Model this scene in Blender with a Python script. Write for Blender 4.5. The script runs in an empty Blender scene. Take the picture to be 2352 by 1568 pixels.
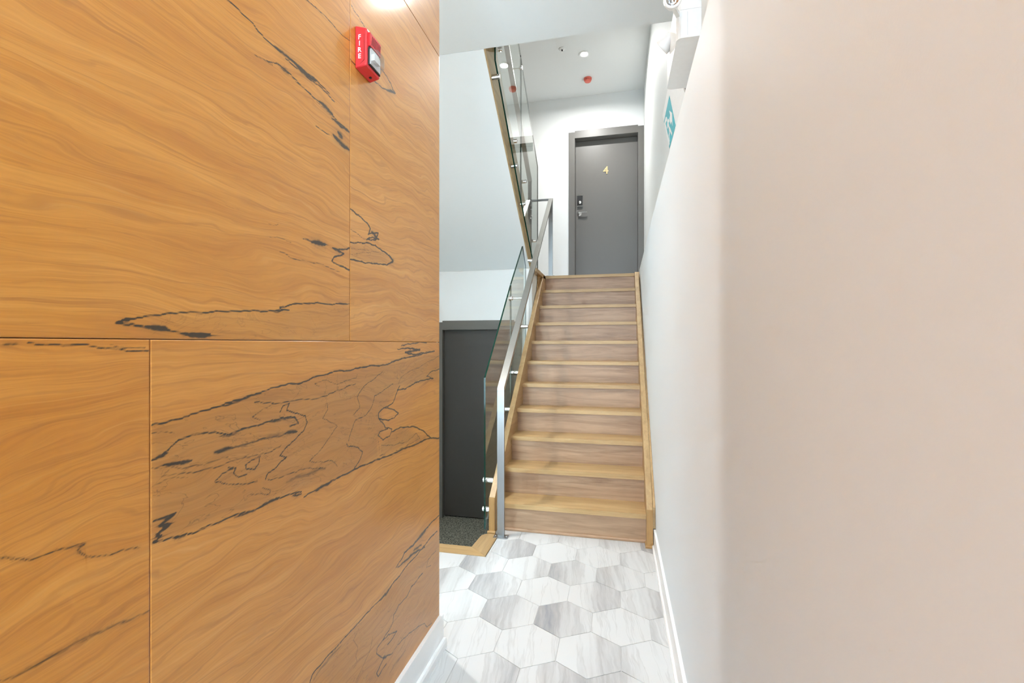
import bpy, bmesh, math, random
import numpy as np
from mathutils import Vector, Matrix

random.seed(7)
SC = bpy.context.scene
C = SC.collection

# ------------------------------------------------------------------ camera
F, T, HZ, EYE = 1066.4, 0.2241, 790.0, 1.2981      # focal (px of 2352), yaw, horizon row, eye height
cam_d = bpy.data.cameras.new('camera')
cam_d.sensor_width = 36.0
cam_d.lens = F / 2352 * 36.0
cam_d.shift_y = (HZ - 784.0) / 2352.0
cam_d.clip_start = 0.02
cam = bpy.data.objects.new('camera', cam_d)
C.objects.link(cam)
cam.location = (0, 0, EYE)
cam.rotation_euler = (math.pi / 2, 0, T)
SC.camera = cam

# ------------------------------------------------------------------ world (daylight fill through the corridor end left open, out of view behind)
W = bpy.data.worlds.new('world')
SC.world = W
W.use_nodes = True
W.node_tree.nodes['Background'].inputs[0].default_value = (0.66, 0.83, 1.0, 1)
W.node_tree.nodes['Background'].inputs[1].default_value = 12.5
SC.view_settings.view_transform = 'Standard'
SC.view_settings.look = 'None'
SC.view_settings.gamma = 1.0
SC.view_settings.use_curve_mapping = False
SC.view_settings.exposure = 0.27
SC.cycles.use_denoising = True
SC.cycles.max_bounces = 7
SC.cycles.diffuse_bounces = 4
SC.cycles.glossy_bounces = 3
SC.cycles.transparent_max_bounces = 10
SC.cycles.use_adaptive_sampling = True
SC.cycles.adaptive_threshold = 0.12
SC.cycles.adaptive_min_samples = 14
SC.cycles.sample_clamp_indirect = 6.0
SC.cycles.caustics_reflective = False
SC.cycles.caustics_refractive = False

DOWN_W = dict(stair=2.8, near=13.8, back=13.0, landing=37.0, low=35.0)


# ------------------------------------------------------------------ pixel -> place
def ray(u, v):
    a = (u - 1176) / F
    b = (HZ - v) / F
    return (-math.sin(T) + a * math.cos(T), math.cos(T) + a * math.sin(T), b)


def onX(u, v, x):
    r = ray(u, v); s = x / r[0]
    return Vector((x, r[1] * s, EYE + r[2] * s))


def onY(u, v, y):
    r = ray(u, v); s = y / r[1]
    return Vector((r[0] * s, y, EYE + r[2] * s))


def onZ(u, v, z):
    r = ray(u, v); s = (z - EYE) / r[2]
    return Vector((r[0] * s, r[1] * s, z))


# ------------------------------------------------------------------ materials
MATS = {}


class NT:
    def __init__(self, name):
        m = bpy.data.materials.new(name)
        m.use_nodes = True
        self.m = m
        self.t = m.node_tree
        self.b = self.t.nodes['Principled BSDF']
        self.out = self.t.nodes['Material Output']
        MATS[name] = m

    def n(self, typ, **kw):
        nd = self.t.nodes.new(typ)
        for k, v in kw.items():
            if k.startswith('i_'):
                nd.inputs[k[2:].replace('_', ' ')].default_value = v
            elif k.startswith('n_'):
                nd.inputs[int(k[2:])].default_value = v
            else:
                setattr(nd, k, v)
        return nd

    def l(self, a, b):
        self.t.links.new(a, b)

    def math(self, op, a, b=None, c=None, clamp=False):
        nd = self.t.nodes.new('ShaderNodeMath')
        nd.operation = op
        nd.use_clamp = clamp
        for i, x in enumerate((a, b, c)):
            if x is None:
                continue
            if isinstance(x, (int, float)):
                nd.inputs[i].default_value = x
            else:
                self.l(x, nd.inputs[i])
        return nd.outputs[0]

    def pos(self, kind='Object'):
        return self.n('ShaderNodeTexCoord').outputs[kind]

    def sep(self, v):
        s = self.n('ShaderNodeSeparateXYZ')
        self.l(v, s.inputs[0])
        return s.outputs

    def comb(self, x, y, z):
        s = self.n('ShaderNodeCombineXYZ')
        for i, q in enumerate((x, y, z)):
            if isinstance(q, (int, float)):
                s.inputs[i].default_value = q
            else:
                self.l(q, s.inputs[i])
        return s.outputs[0]

    def noise(self, vec, scale=5.0, detail=3.0, rough=0.5, dist=0.0):
        nd = self.n('ShaderNodeTexNoise')
        nd.inputs['Scale'].default_value = scale
        nd.inputs['Detail'].default_value = detail
        nd.inputs['Roughness'].default_value = rough
        nd.inputs['Distortion'].default_value = dist
        self.l(vec, nd.inputs['Vector'])
        return nd.outputs['Fac']

    def ramp(self, fac, stops):
        nd = self.n('ShaderNodeValToRGB')
        cr = nd.color_ramp
        while len(cr.elements) < len(stops):
            cr.elements.new(0.5)
        for e, (p, col) in zip(cr.elements, stops):
            e.position = p
            e.color = (*col, 1) if len(col) == 3 else col
        self.l(fac, nd.inputs[0])
        return nd.outputs[0]

    def mix(self, fac, a, b, mode='MIX'):
        nd = self.n('ShaderNodeMix', data_type='RGBA', blend_type=mode)
        for i, x in ((0, fac), (6, a), (7, b)):
            if isinstance(x, (int, float)):
                nd.inputs[i].default_value = x
            elif isinstance(x, tuple):
                nd.inputs[i].default_value = (*x, 1)
            else:
                self.l(x, nd.inputs[i])
        return nd.outputs[2]

    def bump(self, h, strength=0.1, dist=0.01):
        nd = self.n('ShaderNodeBump')
        nd.inputs['Strength'].default_value = strength
        nd.inputs['Distance'].default_value = dist
        self.l(h, nd.inputs['Height'])
        self.l(nd.outputs[0], self.b.inputs['Normal'])

    def set(self, col=None, rough=None, metal=None, spec=None, coat=None, coat_rough=None):
        b = self.b
        if col is not None:
            if isinstance(col, tuple):
                b.inputs['Base Color'].default_value = (*col, 1)
            else:
                self.l(col, b.inputs['Base Color'])
        if rough is not None:
            if isinstance(rough, (int, float)):
                b.inputs['Roughness'].default_value = rough
            else:
                self.l(rough, b.inputs['Roughness'])
        if metal is not None:
            b.inputs['Metallic'].default_value = metal
        if spec is not None:
            b.inputs['Specular IOR Level'].default_value = spec
        if coat is not None:
            b.inputs['Coat Weight'].default_value = coat
        if coat_rough is not None:
            b.inputs['Coat Roughness'].default_value = coat_rough
        return self.m


def paint(name, col, rough=0.5, spec=0.4, rel=0.04):
    k = NT(name)
    p = k.pos()
    n1 = k.noise(p, 1.3, 2)
    n2 = k.noise(p, 260, 2)
    c2 = tuple(x * 0.965 for x in col)
    k.set(k.mix(n1, col, c2), rough, spec=spec)
    k.bump(n2, rel, 0.002)
    return k.m


def metal(name, col, rough, axis=2):
    k = NT(name)
    s = k.sep(k.pos())
    sc = [180, 180, 180]
    sc[axis] = 3
    v = k.comb(*[k.math('MULTIPLY', s[i], sc[i]) for i in range(3)])
    n = k.noise(v, 1.0, 3)
    k.set(k.mix(n, col, tuple(x * 0.82 for x in col)), k.math('ADD', k.math('MULTIPLY', n, 0.14), rough - 0.07), metal=1.0)
    return k.m


def plain(name, col, rough=0.4, metal_=0.0, spec=0.5, coat=0.0):
    k = NT(name)
    n = k.noise(k.pos(), 40, 2)
    k.set(k.mix(n, col, tuple(x * 0.93 for x in col)), rough, metal_, spec, coat)
    return k.m


def emit(name, col, strength):
    k = NT(name)
    e = k.n('ShaderNodeEmission')
    e.inputs[0].default_value = (*col, 1)
    e.inputs[1].default_value = strength
    k.l(e.outputs[0], k.out.inputs[0])
    return k.m


def oak(name, axis, light, dark, rough=0.38, rand=True):
    """stained oak, grain running along axis (0 x, 1 y, 2 z)"""
    k = NT(name)
    s = list(k.sep(k.pos()))
    if rand:
        r = k.n('ShaderNodeObjectInfo').outputs['Random']
        off = k.math('MULTIPLY', r, 37.0)
        s = [k.math('ADD', q, off) for q in s]
    lo, hi = 1.6, 22.0
    w = k.noise(k.comb(*[k.math('MULTIPLY', s[i], 1.4 if i == axis else 7.0) for i in range(3)]), 1.0, 2)
    wv = k.math('MULTIPLY', w, 0.05)
    sc = [k.math('MULTIPLY', s[i] if i == axis else k.math('ADD', s[i], wv), lo if i == axis else hi) for i in range(3)]
    bands = k.noise(k.comb(*sc), 1.0, 4, 0.62, 0.7)
    fs = [k.math('MULTIPLY', s[i], 7.0 if i == axis else 330.0) for i in range(3)]
    fine = k.noise(k.comb(*fs), 1.0, 2, 0.6)
    blot = k.noise(k.comb(*s), 3.5, 2)
    c = k.ramp(bands, [(0.28, dark), (0.45, tuple((a + b) / 2 for a, b in zip(light, dark))), (0.62, light)])
    c = k.mix(k.ramp(fine, [(0.35, (1, 1, 1)), (0.6, (0, 0, 0))]), c, tuple(x * 0.72 for x in dark), 'MIX') if False else c
    pores = k.ramp(fine, [(0.30, (0.55, 0.55, 0.55)), (0.46, (1, 1, 1))])
    c = k.mix(0.55, c, pores, 'MULTIPLY')
    c = k.mix(k.math('MULTIPLY', blot, 0.35), c, tuple(x * 0.9 for x in light))
    k.set(c, k.math('ADD', k.math('MULTIPLY', fine, 0.15), rough - 0.07), spec=0.45)
    k.bump(fine, 0.08, 0.002)
    return k.m


WHITE = paint('white_wall_paint', (0.80, 0.82, 0.81), 0.6, 0.3)
COOLW = paint('cool_white_wall_paint', (0.78, 0.84, 0.88), 0.6, 0.3)
CEILW = paint('white_ceiling_paint', (0.80, 0.82, 0.81), 0.7, 0.2)
TRIMW = paint('white_gloss_trim', (0.88, 0.89, 0.89), 0.3, 0.5, 0.01)
DOORG = paint('grey_door_paint', (0.150, 0.144, 0.132), 0.38, 0.45, 0.02)
DOORD = paint('dark_grey_door_paint', (0.048, 0.043, 0.036), 0.45, 0.4, 0.02)
FRAMED = paint('taupe_frame_paint', (0.125, 0.120, 0.103), 0.4, 0.4, 0.02)
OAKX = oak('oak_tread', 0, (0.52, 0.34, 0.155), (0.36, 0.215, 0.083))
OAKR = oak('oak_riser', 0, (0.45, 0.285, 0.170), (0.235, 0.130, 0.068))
OAKY = oak('oak_stringer', 1, (0.49, 0.325, 0.155), (0.34, 0.21, 0.09))
OAKS = oak('oak_side_board', 1, (0.45, 0.315, 0.165), (0.33, 0.22, 0.105), 0.68)
OAKZ = oak('oak_post_end', 2, (0.45, 0.26, 0.095), (0.31, 0.165, 0.055))
STEEL = metal('brushed_steel', (0.33, 0.335, 0.335), 0.38, 2)
STEELY = metal('brushed_steel_rail', (0.44, 0.44, 0.415), 0.35, 1)
CHROME = plain('polished_steel', (0.80, 0.80, 0.80), 0.12, 1.0)
REDP = plain('red_alarm_plastic', (0.72, 0.032, 0.04), 0.33, 0, 0.5, 0.15)
REDD = plain('red_slot_plastic', (0.20, 0.012, 0.012), 0.6)
REDS = plain('red_detector_plastic', (0.80, 0.17, 0.12), 0.5)
REDK = plain('dark_red_slot', (0.22, 0.03, 0.02), 0.6)
SILV = plain('silver_reflector', (0.82, 0.83, 0.84), 0.3, 0.35)
BLK = plain('black_gasket', (0.012, 0.012, 0.012), 0.5)
LETTER = plain('white_print', (0.86, 0.80, 0.80), 0.5)
WPLAST = plain('white_plastic', (0.86, 0.87, 0.86), 0.38)
SIGNW = plain('white_sign_plastic', (0.90, 0.91, 0.91), 0.35)
TEAL = plain('teal_sign_print', (0.0, 0.46, 0.56), 0.35)
GOLD = plain('brass_digit', (0.70, 0.58, 0.32), 0.3, 0.6)
LAMPON = emit('lit_lamp_lens', (1.0, 0.97, 0.92), 18.0)
GREYK = plain('grey_plastic', (0.45, 0.46, 0.45), 0.5)


def make_glass():
    k = NT('clear_glass')
    k.t.nodes.remove(k.b)
    fr = k.n('ShaderNodeFresnel'); fr.inputs[0].default_value = 1.52
    tr = k.n('ShaderNodeBsdfTransparent'); tr.inputs[0].default_value = (0.93, 0.965, 0.945, 1)
    gl = k.n('ShaderNodeBsdfGlossy'); gl.inputs[0].default_value = (1, 1, 1, 1); gl.inputs['Roughness'].default_value = 0.0
    mx = k.n('ShaderNodeMixShader')
    bf = k.n('ShaderNodeNewGeometry').outputs['Backfacing']
    fac = k.math('MULTIPLY', k.math('MULTIPLY', fr.outputs[0], k.math('SUBTRACT', 1.0, bf)), 1.35, clamp=True)
    k.l(fac, mx.inputs[0]); k.l(tr.outputs[0], mx.inputs[1]); k.l(gl.outputs[0], mx.inputs[2])
    k.l(mx.outputs[0], k.out.inputs[0])
    k2 = NT('green_glass_edge')
    k2.set((0.002, 0.030, 0.018), 0.12, spec=0.3)
    k3 = NT('lens_glass')
    k3.t.nodes.remove(k3.b)
    fr = k3.n('ShaderNodeFresnel'); fr.inputs[0].default_value = 1.6
    tr = k3.n('ShaderNodeBsdfTransparent'); tr.inputs[0].default_value = (0.86, 0.88, 0.9, 1)
    gl = k3.n('ShaderNodeBsdfGlossy'); gl.inputs['Roughness'].default_value = 0.05
    bf = k3.n('ShaderNodeNewGeometry').outputs['Backfacing']
    ad = k3.math('ADD', k3.math('MULTIPLY', fr.outputs[0], k3.math('SUBTRACT', 1.0, bf)), 0.10, clamp=True)
    mx = k3.n('ShaderNodeMixShader')
    k3.l(ad, mx.inputs[0]); k3.l(tr.outputs[0], mx.inputs[1]); k3.l(gl.outputs[0], mx.inputs[2])
    k3.l(mx.outputs[0], k3.out.inputs[0])
    return k.m, k2.m, k3.m


GLASS, GEDGE, LENS = make_glass()


def make_tile():
    k = NT('marble_look_tile')
    r = k.n('ShaderNodeObjectInfo').outputs['Random']
    s = k.sep(k.pos())
    ox = k.math('MULTIPLY', r, 53.0)
    x = k.math('ADD', s[0], k.math('MULTIPLY', s[1], 0.12))
    wob = k.noise(k.comb(k.math('ADD', s[0], ox), k.math('MULTIPLY', s[1], 1.0), ox), 9.0, 3)
    xs = k.math('ADD', x, k.math('MULTIPLY', wob, 0.035))
    v1 = k.comb(k.math('ADD', k.math('MULTIPLY', xs, 14.0), ox), k.math('MULTIPLY', s[1], 0.9), ox)
    st = k.noise(v1, 1.0, 4, 0.62)
    v2 = k.comb(k.math('ADD', k.math('MULTIPLY', xs, 60.0), ox), k.math('MULTIPLY', s[1], 5.0), ox)
    fi = k.noise(v2, 1.0, 4, 0.65)
    # how far the streaks reach over a tile differs from tile to tile
    r2 = k.math('FRACT', k.math('MULTIPLY', r, 7.31))
    side = k.math('MULTIPLY', k.math('SUBTRACT', k.math('GREATER_THAN', k.math('FRACT', k.math('MULTIPLY', r, 13.7)), 0.35), 0.5), 2.0)
    g = k.math('ADD', k.math('MULTIPLY', k.math('MULTIPLY', s[0], side), -3.2), k.math('SUBTRACT', k.math('MULTIPLY', r2, 0.95), 0.38))
    m = k.math('ADD', g, k.math('MULTIPLY', k.math('SUBTRACT', st, 0.5), 2.0), clamp=True)
    m = k.math('MULTIPLY', m, k.math('ADD', k.math('MULTIPLY', fi, 1.3), 0.1), clamp=True)
    c = k.ramp(m, [(0.0, (0.64, 0.645, 0.64)), (0.22, (0.55, 0.55, 0.545)), (0.55, (0.40, 0.395, 0.395)), (1.0, (0.26, 0.27, 0.295))])
    vein = k.math('SUBTRACT', 1.0, k.math('MULTIPLY', k.math('ABSOLUTE', k.math('SUBTRACT', st, 0.53)), 42.0), clamp=True)
    c = k.mix(k.math('MULTIPLY', k.math('MULTIPLY', vein, fi), 0.65), c, (0.40, 0.39, 0.38))
    k.set(c, 0.33, spec=0.45)
    k.bump(fi, 0.03, 0.002)
    return k.m


TILE = make_tile()
LANDF = plain('pale_landing_floor', (0.72, 0.72, 0.73), 0.35)
GROUT = plain('pale_grout', (0.56, 0.555, 0.545), 0.8)


def make_terrazzo():
    k = NT('dark_speckled_floor')
    p = k.pos()
    v = k.n('ShaderNodeTexVoronoi'); v.inputs['Scale'].default_value = 70
    k.l(p, v.inputs['Vector'])
    n = k.noise(p, 62, 4, 0.75)
    f = k.math('ADD', k.math('MULTIPLY', v.outputs['Distance'], 0.55), k.math('MULTIPLY', n, 0.7))
    k.set(k.ramp(f, [(0.44, (0.008, 0.008, 0.006)), (0.54, (0.085, 0.085, 0.066)), (0.70, (0.25, 0.25, 0.20))]), 0.6)
    return k.m


TERR = make_terrazzo()


def make_panel_wood():
    k = NT('spalted_birch_plywood')
    s = k.sep(k.pos())
    r = k.n('ShaderNodeObjectInfo').outputs['Random']
    y = k.math('ADD', s[1], k.math('MULTIPLY', r, 41.0))
    z = k.math('ADD', s[2], k.math('MULTIPLY', r, 17.0))
    big = k.noise(k.comb(0.0, k.math('MULTIPLY', y, 1.1), k.math('MULTIPLY', z, 2.6)), 1.0, 3, 0.55, 0.4)
    mid = k.noise(k.comb(3.0, k.math('MULTIPLY', y, 4.0), k.math('MULTIPLY', z, 10.0)), 1.0, 3, 0.5, 0.5)
    zz = k.math('ADD', z, k.math('ADD', k.math('MULTIPLY', big, 0.20), k.math('MULTIPLY', mid, 0.026)))
    bands = k.noise(k.comb(1.0, k.math('MULTIPLY', y, 1.2), k.math('MULTIPLY', zz, 24.0)), 1.0, 5, 0.62, 0.2)
    line = k.noise(k.comb(2.0, k.math('MULTIPLY', y, 2.6), k.math('MULTIPLY', zz, 95.0)), 1.0, 4, 0.65, 0.3)
    fine = k.noise(k.comb(5.0, k.math('MULTIPLY', y, 9.0), k.math('MULTIPLY', zz, 300.0)), 1.0, 3, 0.6)
    c = k.ramp(bands, [(0.25, (0.48, 0.176, 0.019)), (0.45, (0.565, 0.230, 0.029)), (0.60, (0.62, 0.268, 0.042)), (0.78, (0.68, 0.322, 0.066))])
    c = k.mix(k.ramp(line, [(0.28, (0.6, 0.6, 0.6)), (0.46, (0, 0, 0))]), c, (0.36, 0.125, 0.016))
    c = k.mix(k.ramp(line, [(0.58, (0, 0, 0)), (0.80, (0.45, 0.45, 0.45))]), c, (0.74, 0.41, 0.12))
    c = k.mix(0.30, c, k.ramp(fine, [(0.3, (0.55, 0.50, 0.42)), (0.62, (1.0, 1.0, 1.0))]), 'MULTIPLY')
    ring = k.math('SINE', k.math('MULTIPLY', k.math('ADD', zz, k.math('MULTIPLY', mid, 0.05)), 210.0))
    thin = k.math('MULTIPLY', k.math('GREATER_THAN', bands, 0.44), k.math('SUBTRACT', k.math('MULTIPLY', ring, 3.0), 2.3), clamp=True)
    c = k.mix(k.math('MULTIPLY', thin, k.math('MULTIPLY', k.noise(k.comb(9.0, k.math('MULTIPLY', y, 3.0), k.math('MULTIPLY', z, 9.0)), 1.0, 3), 0.75)), c, (0.30, 0.11, 0.018))
    # heartwood blush, and the fungus zone lines painted by nature: attributes measured on the wall
    at = k.n('ShaderNodeAttribute'); at.attribute_name = 'zone'
    c = k.mix(k.math('MULTIPLY', at.outputs['Fac'], k.math('ADD', k.math('MULTIPLY', bands, 0.7), 0.35)), c, (0.22, 0.10, 0.022))
    zl = k.noise(k.comb(11.0, k.math('MULTIPLY', y, 5.0), k.math('MULTIPLY', z, 13.0)), 1.0, 4, 0.6, 1.2)
    zl = k.math('SUBTRACT', 1.0, k.math('MULTIPLY', k.math('ABSOLUTE', k.math('SUBTRACT', k.math('FRACT', k.math('MULTIPLY', zl, 5.0)), 0.5)), 26.0), clamp=True)
    c = k.mix(k.math('MULTIPLY', k.math('MULTIPLY', zl, at.outputs['Fac']), 0.85), c, (0.07, 0.032, 0.010))
    sp = k.n('ShaderNodeAttribute'); sp.attribute_name = 'spalt'
    brk = k.noise(k.comb(7.0, k.math('MULTIPLY', y, 22.0), k.math('MULTIPLY', z, 240.0)), 1.0, 3, 0.7)
    f = k.math('MULTIPLY', sp.outputs['Fac'], k.math('ADD', 0.02, k.math('MULTIPLY', brk, 1.75)), clamp=True)
    f = k.ramp(f, [(0.12, (0, 0, 0)), (0.55, (1, 1, 1))])
    c = k.mix(k.math('MULTIPLY', f, 0.96), c, (0.014, 0.010, 0.005))
    c = k.mix(1.0, c, k.n('ShaderNodeObjectInfo').outputs['Color'], 'MULTIPLY')
    k.set(c, 0.40, spec=0.5, coat=0.55, coat_rough=0.16)
    k.bump(k.noise(k.pos(), 9.0, 2), 0.03, 0.01)
    return k.m


PANELW = make_panel_wood()
SEAMW = plain('orange_wood_edge', (0.40, 0.13, 0.02), 0.6)


# ------------------------------------------------------------------ mesh helpers
def obj(name, bm, mat, parent=None, smooth=False):
    me = bpy.data.meshes.new(name)
    bm.normal_update()
    bm.to_mesh(me)
    bm.free()
    for m in (mat if isinstance(mat, (list, tuple)) else [mat]):
        me.materials.append(m)
    if smooth:
        for p in me.polygons:
            p.use_smooth = True
    o = bpy.data.objects.new(name, me)
    C.objects.link(o)
    if parent is not None:
        o.parent = parent
    return o


def tag(o, label, cat=None, group=None, kind=None):
    o['label'] = label
    if cat:
        o['category'] = cat
    if group:
        o['group'] = group
    if kind:
        o['kind'] = kind
    return o


def thing(name, label, cat, loc=(0, 0, 0), group=None, kind=None):
    o = bpy.data.objects.new(name, None)
    o.empty_display_size = 0.05
    C.objects.link(o)
    # parts are modelled in world coordinates: keep the anchor where the thing stands
    o.location = loc
    return tag(o, label, cat, group, kind)


def adopt(root):
    """parts were modelled in world space: shift them into their parent's frame"""
    inv = Matrix.Translation(-root.location)
    for ch in root.children:
        ch.matrix_parent_inverse = inv


def box(bm, x0, x1, y0, y1, z0, z1, mi=0):
    vs = [bm.verts.new(p) for p in ((x0, y0, z0), (x1, y0, z0), (x1, y1, z0), (x0, y1, z0),
                                    (x0, y0, z1), (x1, y0, z1), (x1, y1, z1), (x0, y1, z1))]
    for f in ((3, 2, 1, 0), (4, 5, 6, 7), (0, 1, 5, 4), (1, 2, 6, 5), (2, 3, 7, 6), (3, 0, 4, 7)):
        bm.faces.new([vs[i] for i in f]).material_index = mi
    return vs


def bevel(bm, w, seg=2, ang=0.5):
    es = [e for e in bm.edges if len(e.link_faces) == 2 and e.calc_face_angle() > ang]
    bmesh.ops.bevel(bm, geom=es, offset=w, segments=seg, profile=0.6, affect='EDGES', clamp_overlap=True)


def bxo(name, x0, x1, y0, y1, z0, z1, mat, parent=None, bev=0.0, seg=2):
    bm = bmesh.new()
    box(bm, x0, x1, y0, y1, z0, z1)
    if bev:
        bevel(bm, bev, seg)
    return obj(name, bm, mat, parent)


def prism(bm, pts, axis, a, b, mi_side=0, mi_cap=0):
    """polygon in the plane across axis, extruded from a to b along it"""
    def P(p, t):
        return {0: (t, p[0], p[1]), 1: (p[0], t, p[1]), 2: (p[0], p[1], t)}[axis]
    A = [bm.verts.new(P(p, a)) for p in pts]
    B = [bm.verts.new(P(p, b)) for p in pts]
    n = len(pts)
    bm.faces.new(A).material_index = mi_cap
    bm.faces.new(B[::-1]).material_index = mi_cap
    for i in range(n):
        bm.faces.new((A[i], B[i], B[(i + 1) % n], A[(i + 1) % n])).material_index = mi_side
    bmesh.ops.recalc_face_normals(bm, faces=bm.faces[:])


def prismo(name, pts, axis, a, b, mat, parent=None, bev=0.0, seg=2):
    bm = bmesh.new()
    prism(bm, pts, axis, a, b)
    if bev:
        bevel(bm, bev, seg)
    return obj(name, bm, mat, parent)


def lathe(bm, prof, mat4, n=28):
    """profile of (r, h) revolved about local z, placed by mat4"""
    rings = []
    for r, h in prof:
        if r < 1e-6:
            rings.append([bm.verts.new(mat4 @ Vector((0, 0, h)))])
        else:
            rings.append([bm.verts.new(mat4 @ Vector((r * math.cos(2 * math.pi * i / n), r * math.sin(2 * math.pi * i / n), h))) for i in range(n)])
    for a, b in zip(rings, rings[1:]):
        for i in range(n):
            j = (i + 1) % n
            if len(a) == 1 and len(b) == 1:
                continue
            if len(a) == 1:
                bm.faces.new((a[0], b[i], b[j]))
            elif len(b) == 1:
                bm.faces.new((a[i], a[j], b[0]))
            else:
                bm.faces.new((a[i], a[j], b[j], b[i]))
    bmesh.ops.recalc_face_normals(bm, faces=bm.faces[:])


def aim(loc, d):
    d = Vector(d).normalized()
    return Matrix.Translation(Vector(loc)) @ d.to_track_quat('Z', 'Y').to_matrix().to_4x4()


def latheo(name, prof, loc, d, mat, parent=None, n=28, smooth=True):
    bm = bmesh.new()
    lathe(bm, prof, aim(loc, d), n)
    o = obj(name, bm, mat, parent, smooth)
    if smooth:
        try:
            o.data.set_sharp_from_angle(angle=0.7)
        except Exception:
            pass
    return o


def bar(name, p, q, w, h, mat, parent=None, up=(0, 0, 1), bev=0.002):
    """rectangular bar from p to q; w along the sideways axis, h along the upright one"""
    p, q = Vector(p), Vector(q)
    d = (q - p)
    L = d.length
    d.normalize()
    side = d.cross(Vector(up)).normalized()
    upv = side.cross(d).normalized()
    bm = bmesh.new()
    box(bm, -w / 2, w / 2, 0, L, -h / 2, h / 2)
    if bev:
        bevel(bm, bev, 2)
    M = Matrix((side, d, upv)).transposed().to_4x4()
    M.translation = p
    bmesh.ops.transform(bm, matrix=M, verts=bm.verts[:])
    return obj(name, bm, mat, parent)


def text_mesh(name, body, size, mat4, mat, parent, depth=0.001, bold=0.0):
    cu = bpy.data.curves.new(name, 'FONT')
    cu.body = body
    cu.size = size
    cu.align_x = 'CENTER'
    cu.align_y = 'CENTER'
    cu.extrude = depth
    cu.offset = bold
    cu.resolution_u = 4
    tmp = bpy.data.objects.new(name, cu)
    C.objects.link(tmp)
    dg = bpy.context.evaluated_depsgraph_get()
    me = bpy.data.meshes.new_from_object(tmp.evaluated_get(dg))
    bpy.data.objects.remove(tmp)
    bpy.data.curves.remove(cu)
    me.transform(mat4)
    me.materials.clear()
    me.materials.append(mat)
    o = bpy.data.objects.new(name, me)
    C.objects.link(o)
    o.parent = parent
    return o


# ------------------------------------------------------------------ dimensions of the place
RISE, RUN, Y0 = 0.19, 0.2217, 3.1392                   # stairs: first nosing at Y0
XL, XR = -0.823, 0.1796                                # tread ends
LAND_Y, LAND_Z = Y0 + 10 * RUN, 11 * RISE
WALL_R, WALL_RU = 0.235, 0.352
WALL_L = -0.745
CEIL, SLAB_Y = 3.46, 3.27
CEIL2 = 4.82
BACK_Y = 6.656
LOW_Z, LOW_Y = -0.724, 5.10
OUT_L = -2.25
OPEN_END_Y = -2.6  # corridor is left open here so world daylight fills it


def nose(y):
    return RISE + (y - Y0) * RISE / RUN


def soff(y):
    return CEIL - 0.722 * (y - SLAB_Y)


def struct(o, label):
    return tag(o, label, None, None, 'structure')


# ------------------------------------------------------------------ room shell
fl = bxo('floor', OUT_L, WALL_R, OPEN_END_Y, 2.729, -0.10, -0.0025, GROUT)
bm = bmesh.new()
box(bm, OUT_L, WALL_R, OPEN_END_Y, 2.728, -0.10, -0.0025)
box(bm, -0.788, WALL_R, 2.728, 3.05, -0.10, -0.0025)
box(bm, -0.8655, WALL_R, 3.0615, 5.3, -0.10, -0.0025)
box(bm, -0.7885, WALL_R, 3.05, 3.0615, -0.10, -0.0025)
me = fl.data
bm.to_mesh(me); bm.free()
struct(fl, 'floor of large hexagonal white and grey marble-look tiles')

W_HEX = 0.2629
S_HEX = W_HEX / math.sqrt(3)
HX, HY = -0.1179, 1.9715


def clip(poly, axis, val, keep_less):
    out = []
    for i, p in enumerate(poly):
        q = poly[(i + 1) % len(poly)]
        ip = (p[axis] <= val) if keep_less else (p[axis] >= val)
        iq = (q[axis] <= val) if keep_less else (q[axis] >= val)
        if ip:
            out.append(p)
        if ip != iq:
            t = (val - p[axis]) / (q[axis] - p[axis])
            out.append(tuple(p[k] + t * (q[k] - p[k]) for k in range(2)))
    return out


hexfull = None
GAP = 0.0014
for row in range(-18, 7):
    for col in range(-8, 3):
        cx = HX + W_HEX * (col + (0.5 if row % 2 else 0.0))
        cy = HY + 1.5 * S_HEX * row
        if cx < -1.75 or (cx < -0.95 and cy < 1.7):
            continue
        if cy < -0.6:
            continue
        k = 1 - GAP / (W_HEX / 2)
        P6 = [(cx + k * S_HEX * math.sin(math.pi / 3 * i), cy + k * S_HEX * math.cos(math.pi / 3 * i)) for i in range(6)]
        lo_x = OUT_L if cy > 1.8 else -0.727
        polys = []
        base = clip(clip(P6, 0, 0.2145, True), 0, lo_x, False)
        base = clip(base, 1, 3.146, True)
        if not base or len(base) < 3:
            continue
        if max(p[0] for p in base) <= -0.789:
            a = clip(base, 1, 2.727, True)
            polys = [a] if len(a) > 2 else []
        elif min(p[0] for p in base) >= -0.789 or max(p[1] for p in base) <= 2.727:
            polys = [base]
        else:
            a = clip(base, 1, 2.727, True)
            b = clip(clip(base, 1, 2.727, False), 0, -0.787, False)
            polys = [q for q in (a, b) if len(q) > 2]
        if not polys:
            continue
        full = len(polys) == 1 and len(polys[0]) == 6 and all((Vector(p) - Vector(q)).length < 1e-6 for p, q in zip(polys[0], P6))
        if full and hexfull is not None:
            o = bpy.data.objects.new('tile', hexfull)
            C.objects.link(o)
            o.parent = fl
        else:
            bm = bmesh.new()
            for q in polys:
                q = [(p[0] - cx, p[1] - cy) for p in q]
                if abs(sum(q[i][0] * q[(i + 1) % len(q)][1] - q[(i + 1) % len(q)][0] * q[i][1] for i in range(len(q)))) < 1e-4:
                    continue
                prism(bm, q, 2, -0.006, 0.0)
            if not bm.verts:
                bm.free(); continue
            bevel(bm, 0.0006, 1)
            o = obj('tile', bm, TILE, fl)
            if full:
                hexfull = o.data
        o.location = (cx, cy, 0.0)

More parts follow.
